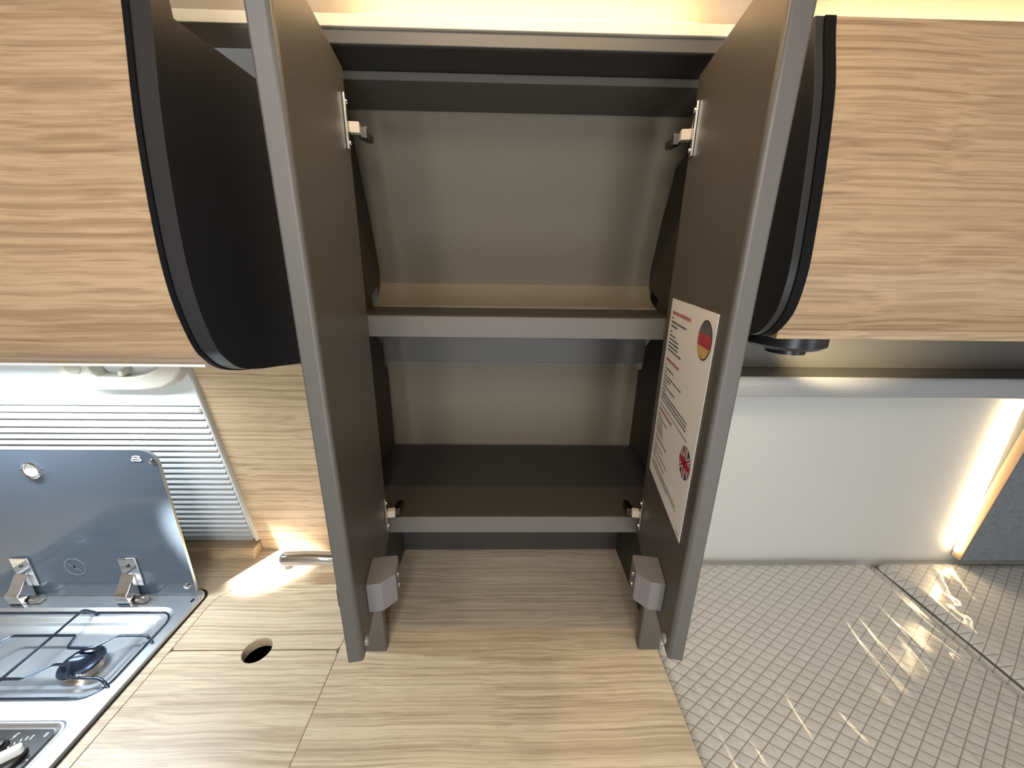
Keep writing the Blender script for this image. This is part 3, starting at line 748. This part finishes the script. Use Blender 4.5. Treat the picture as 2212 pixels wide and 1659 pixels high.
# ------------------------------------------------------------------ tap
tp = thing('kitchen_tap', (-0.355, 0.855, ZC), 'chrome swivel tap behind the left cabinet door', 'tap')
MB().lathe([(0.0001, ZC+0.0005), (0.026, ZC+0.0005), (0.026, ZC+0.006), (0.021, ZC+0.010), (0.020, ZC+0.060), (0.017, ZC+0.068), (0.0001, ZC+0.069)], -0.375, 0.868, 28).build('tap_body', M['chrome'], tp)
ctrl = [(-0.378, 0.866, 0.940), (-0.395, 0.862, 0.954), (-0.430, 0.854, 0.968), (-0.475, 0.846, 0.979), (-0.520, 0.840, 0.986), (-0.555, 0.836, 0.988), (-0.568, 0.8355, 0.988), (-0.577, 0.835, 0.987), (-0.582, 0.835, 0.9865)]
spn = smooth_poly(ctrl, 5)
MB().tube(spn, [0.0180]*(len(spn)-11)+[0.018*math.sqrt(max(0.02, 1-(k/10.4)**2.4)) for k in range(11)], 20).build('spout', M['chrome'], tp, angle=60)
MB().lathe([(0.0001, 0.962), (0.0115, 0.962), (0.0125, 0.965), (0.0130, 0.978), (0.0001, 0.980)], -0.566, 0.8355, 24).build('aerator', M['chrome'], tp)
MB().tube([(-0.375, 0.868, 0.968), (-0.372, 0.862, 0.985), (-0.352, 0.835, 1.00)], [0.007, 0.006, 0.005], 12).build('lever', M['chrome'], tp)

# ------------------------------------------------------------------ hob with glass lid
hob = thing('gas_hob', (-1.06, 0.61, ZC), 'stainless steel gas hob set in the worktop with its grey glass lid raised', 'hob')
HX0, HY0, HY1 = -1.365, 0.403, 0.813
tray = MB()
outer = rrect(HX0, HX1, HY0, HY1, 0.028, 8)
bas = rrect(-1.335, -0.797, 0.545, 0.760, 0.045, 8)
ctl = rrect(-1.20, -0.806, 0.420, 0.512, 0.022, 8)
zr = 0.9075
def lp(o, i=0): return [Vector((p[0], p[1], 0)) for p in o]
loops = [lp(outer), lp(bas), lp(ctl)]
flatp = [p for l in loops for p in l]
tray.add([(p.x, p.y, zr) for p in flatp], [tuple(t) for t in tessellate_polygon(loops)])
def rim(x0, x1, y0, y1, r, steps, cap):
    L = []
    for ins, zz in steps:
        L.append([(x, y, zz) for x, y in rrect(x0+ins, x1-ins, y0+ins, y1-ins, max(0.004, r-ins*0.6), 8)])
    m = MB(); m.rings(L, cap=False)
    if cap: m.f.append([(len(L)-1)*len(L[0])+i for i in range(len(L[0]))])
    tray.add(m.v, m.f)
rim(-1.335, -0.797, 0.545, 0.760, 0.045, [(0, zr), (0.003, zr-0.0015), (0.009, zr-0.0060), (0.013, zr-0.0068), (0.019, zr-0.0066), (0.022, zr-0.0075), (0.028, zr-0.0125), (0.032, zr-0.0135), (0.038, zr-0.0132), (0.041, zr-0.014), (0.048, zr-0.0175), (0.060, zr-0.0182)], True)
rim(-1.20, -0.806, 0.420, 0.512, 0.022, [(0, zr), (0.002, zr+0.0015), (0.005, zr+0.0015), (0.008, zr-0.001), (0.012, zr-0.0035)], True)
rim(HX0, HX1, HY0, HY1, 0.028, [(0, zr), (-0.003, zr-0.001), (-0.0045, zr-0.004), (-0.0045, ZC+0.0016)], False)
tray.build('tray', M['steel'], hob, angle=50)
gk = MB(); L = []
for ins, zz in ((-0.004, ZC+0.0004), (-0.0075, ZC+0.0004), (-0.0075, ZC+0.0030), (-0.0050, ZC+0.0034)):
    L.append([(x, y, zz) for x, y in rrect(HX0+ins, HX1-ins, HY0+ins, HY1-ins, 0.030, 8)])
gk.rings(L, cap=False); gk.build('gasket', M['rubber'], hob)
# control panel
cp = MB().slab(rrect(-1.186, -0.820, 0.434, 0.4985, 0.012), [], zr-0.0032, zr-0.0012).build('control_plate', M['black_pl'], hob)
mk = []
kx, ky = -0.852, 0.452
for i in range(6):
    a = math.radians(92+i*13); r0, r1 = 0.030, 0.030+0.0075*(1-i*0.12)
    wv = 0.0011-0.00008*i; c, s = math.cos(a), math.sin(a)
    mk.append([(kx+c*r0-s*wv, ky+s*r0+c*wv), (kx+c*r1-s*wv, ky+s*r1+c*wv), (kx+c*r1+s*wv, ky+s*r1-c*wv), (kx+c*r0+s*wv, ky+s*r0-c*wv)])
for dx in (0.018, 0.0205): mk.append([(kx+dx, ky+0.034), (kx+dx+0.0014, ky+0.034), (kx+dx+0.0014, ky+0.041), (kx+dx, ky+0.041)])
mk.append([(kx+0.027, ky-0.001), (kx+0.031, ky-0.001), (kx+0.031, ky+0.0005), (kx+0.027, ky+0.0005)])
bx, by = -0.886, 0.487
mk.append([(bx+0.001, by+0.006), (bx-0.002, by-0.0005), (bx, by-0.0005), (bx-0.001, by-0.006), (bx+0.003, by+0.001), (bx+0.001, by+0.001), (bx+0.004, by+0.006)])
for p in mk: MB().add([(x, y, zr-0.0009) for x, y in p], [tuple(range(len(p)))]).build('dial_mark', M['white_pr'], hob, smooth=False)
kb = MB().lathe([(0.0001, zr-0.0010), (0.0205, zr-0.0010), (0.0205, zr+0.003), (0.0185, zr+0.0055), (0.0001, zr+0.0058)], kx, ky, 30).build('knob', M['black_pl'], hob)
kM = Matrix.Translation((kx, ky, zr+0.0059)) @ Matrix.Rotation(math.radians(38), 4, 'Z')
gp = MB().slab(rrect(-0.0185, 0.0185, -0.0065, 0.0065, 0.006), [], 0, 0.013)
MB().add(gp.v, gp.f, kM).build('knob_grip', M['white_pl'], kb, bevel=0.0015)
MB().lathe([(0.0001, zr-0.0010), (0.0125, zr-0.0010), (0.0125, zr+0.001), (0.0095, zr+0.003), (0.0085, zr+0.009), (0.0001, zr+0.0102)], -0.893, 0.470, 24).build('igniter_button', M['black_pl'], hob)
# burner
zb = zr-0.0180
bx, by = -0.903, 0.622
MB().lathe([(0.0001, zb), (0.032, zb), (0.0305, zb+0.004), (0.0305, zb+0.016), (0.0001, zb+0.0165)], bx, by, 36).build('burner_ring', M['nickel'], hob)
MB().lathe([(0.0001, zb+0.0168), (0.036, zb+0.0168), (0.038, zb+0.0195), (0.036, zb+0.0225), (0.029, zb+0.0235), (0.026, zb+0.0215), (0.0001, zb+0.0212)], bx, by, 40).build('burner_cap', M['dark_chrome'], hob)
# pan support wires
ps = MB(); zt = 0.9235; rw = 0.0029
def wire(pts): ps.tube(smooth_poly3(pts), rw, 8)
def smooth_poly3(P):
    out = []
    P = [Vector(p) for p in P]
    out.append(P[0])
    for i in range(1, len(P)-1):
        a, b, c = P[i-1], P[i], P[i+1]
        d1 = (a-b); d2 = (c-b); q = min(0.006, d1.length*0.4, d2.length*0.4)
        s, e = b+d1.normalized()*q, b+d2.normalized()*q
        for k in range(5):
            t = k/4; out.append(s*(1-t)**2+b*2*t*(1-t)+e*t*t)
    out.append(P[-1]); return out
zl = 0.9045
wire([(-1.012, 0.560, zt), (-1.012, 0.668, zt), (-1.014, 0.738, zt+0.001), (-0.998, 0.746, zl+0.003), (-0.993, 0.744, zl-0.002)])
wire([(-1.30, 0.640, zt), (-1.125, 0.640, zt), (-1.10, 0.672, zt), (-0.962, 0.672, zt), (-0.950, 0.642, zt), (-0.898, 0.641, zt), (-0.868, 0.671, zt), (-0.806, 0.671, zt), (-0.795, 0.667, zt-0.005), (-0.789, 0.664, zl)])
wire([(-1.30, 0.577, zt), (-0.972, 0.577, zt), (-0.940, 0.606, zt), (-0.905, 0.606, zt), (-0.885, 0.579, zt), (-0.818, 0.577, zt), (-0.803, 0.572, zt-0.005), (-0.797, 0.570, zl)])
ring = [(x, y, 0.9030) for x, y in rrect(-1.325, -0.806, 0.553, 0.750, 0.036, 8)]
ps.tube(ring+[ring[0]], 0.0024, 8)
ps.build('pan_support', M['dark_chrome'], hob, angle=60)
# small oval slot in the tray corner
MB().lathe([(0.0001, zr+0.0002), (0.006, zr+0.0002), (0.005, zr+0.0012), (0.0001, zr+0.0012)], 0, 0, 18, Matrix.Translation((-0.789, 0.7795, 0)) @ Matrix.Scale(0.55, 4, (1, 0, 0))).build('stop_pad', M['rubber'], hob)
# glass lid standing upright
LYF, LYB = 0.796, 0.801
lid_o = rrect(-1.335, -0.788, 0.9135, 1.3245, [0.036, 0.036, 0.010, 0.010], 8)
lid = MB().prism(lid_o, LYF, LYB, 'y').build('lid', M['lid'], hob, bevel=0.0008)
lo = rrect(-1.3365, -0.7865, 0.912, 1.3260, [0.0375, 0.0375, 0.0115, 0.0115], 8)
em = MB(); n = len(lo)
em.add([(x, LYF-0.0004, z) for x, z in lid_o]+[(x, LYF-0.0004, z) for x, z in lo]+[(x, LYB+0.0006, z) for x, z in lo]+[(x, LYB+0.0006, z) for x, z in lid_o],
       [(k*n+i, k*n+(i+1) % n, (k+1)*n+(i+1) % n, (k+1)*n+i) for k in range(3) for i in range(n)])
em.build('edge_trim', M['lid_edge'], lid)
RX = Matrix.Rotation(math.pi/2, 4, 'X')
def stud(x, z, prof, seg=20, cap=True): return MB().lathe(prof, 0, 0, seg, Matrix.Translation((x, LYF-0.0003, z)) @ RX, cap)
stud(-1.074, 1.2745, [(0.0155, 0.0), (0.0215, 0.0), (0.0215, 0.004), (0.0185, 0.006), (0.0155, 0.004), (0.0155, 0.0)], 28, False).build('finger_ring', M['chrome'], lid)
stud(-1.074, 1.2745, [(0.0001, 0.0), (0.0150, 0.0), (0.0150, 0.0008), (0.0001, 0.001)]).build('finger_ring_insert', M['white_pl'], lid)
stud(-0.806, 0.940, [(0.0001, 0.0), (0.0085, 0.0), (0.007, 0.004), (0.0001, 0.0055)]).build('lid_screw', M['chrome'], lid)
stud(-0.800, 1.297, [(0.0001, 0.0), (0.0065, 0.0), (0.0055, 0.003), (0.0001, 0.004)]).build('lid_screw', M['chrome'], lid)
ew = MB()
for p in ([(0.0235, 0.0), (0.026, 0.0), (0.0255, 0.0007), (0.024, 0.0007), (0.0235, 0.0)],):
    m = stud(-1.068, 1.000, p, 32, False); ew.add(m.v, m.f)
def lidpoly(pts, x, z, k=1): ew.add([(x+a*k, LYF-0.0009, z+b*k) for a, b in pts], [tuple(range(len(pts)))])
lidpoly([(-0.016, 0.009), (-0.012, 0.012), (0.017, -0.010), (0.013, -0.013)], -1.068, 1.000)
lidpoly([(-0.004, 0.006), (-0.0, 0.006), (0.004, -0.010), (-0.001, -0.010)], -1.068, 1.000)
ew.build('embossed_mark', pbr('embossed_mark', (0.13, 0.17, 0.23), 0.3), lid)
lg = MB()
def lgp(pts): lg.tube([(-0.833+a, LYF-0.0009, 1.304+b) for a, b in pts], 0.0011, 6)
lgp(smooth_poly([(0.006, 0.0055), (-0.002, 0.0065), (-0.0075, 0.0045), (-0.004, 0.001), (0.003, 0.0005), (0.0085, 0.004), (0.006, 0.0055)], 4))
lgp(smooth_poly([(-0.004, 0.001), (-0.011, -0.002), (-0.0095, -0.0055), (-0.003, -0.0045), (0.003, -0.0055), (0.010, -0.0045), (0.009, -0.0015), (0.003, 0.0005)], 4))
lg.build('emblem', M['white_pr'], lid, angle=60)
# lid hinges
for hx0 in (-1.213, -0.953):
    h = MB()
    h.box(hx0, hx0+0.043, LYF-0.0055, LYF-0.0006, 0.945, 1.030)
    hg = h.build('lid_hinge', M['chrome'], hob, bevel=0.0012)
    q = MB().prism([(LYF-0.006, 0.985), (LYF-0.006, zr+0.0008), (LYF-0.036, zr+0.0008), (LYF-0.040, 0.946), (LYF-0.030, 0.953)], hx0-0.002, hx0+0.030, 'x')
    q.build('hinge_block', M['chrome'], hg, bevel=0.0015)
    MB().lathe([(0.0001, 0.0), (0.0085, 0.0), (0.0095, 0.002), (0.0095, 0.020), (0.0001, 0.021)], 0, 0, 16, Matrix.Translation((hx0+0.034, LYF-0.020, zr+0.0105)) @ Matrix.Rotation(math.pi/2, 4, 'Y')).build('hinge_barrel', M['nickel'], hg)
    MB().lathe([(0.0001, 0.0), (0.0045, 0.0), (0.004, 0.0015), (0.0001, 0.002)], 0, 0, 12, Matrix.Translation((hx0+0.022, LYF-0.0058, 1.008)) @ RX).build('hinge_screw', M['dark_chrome'], hg)
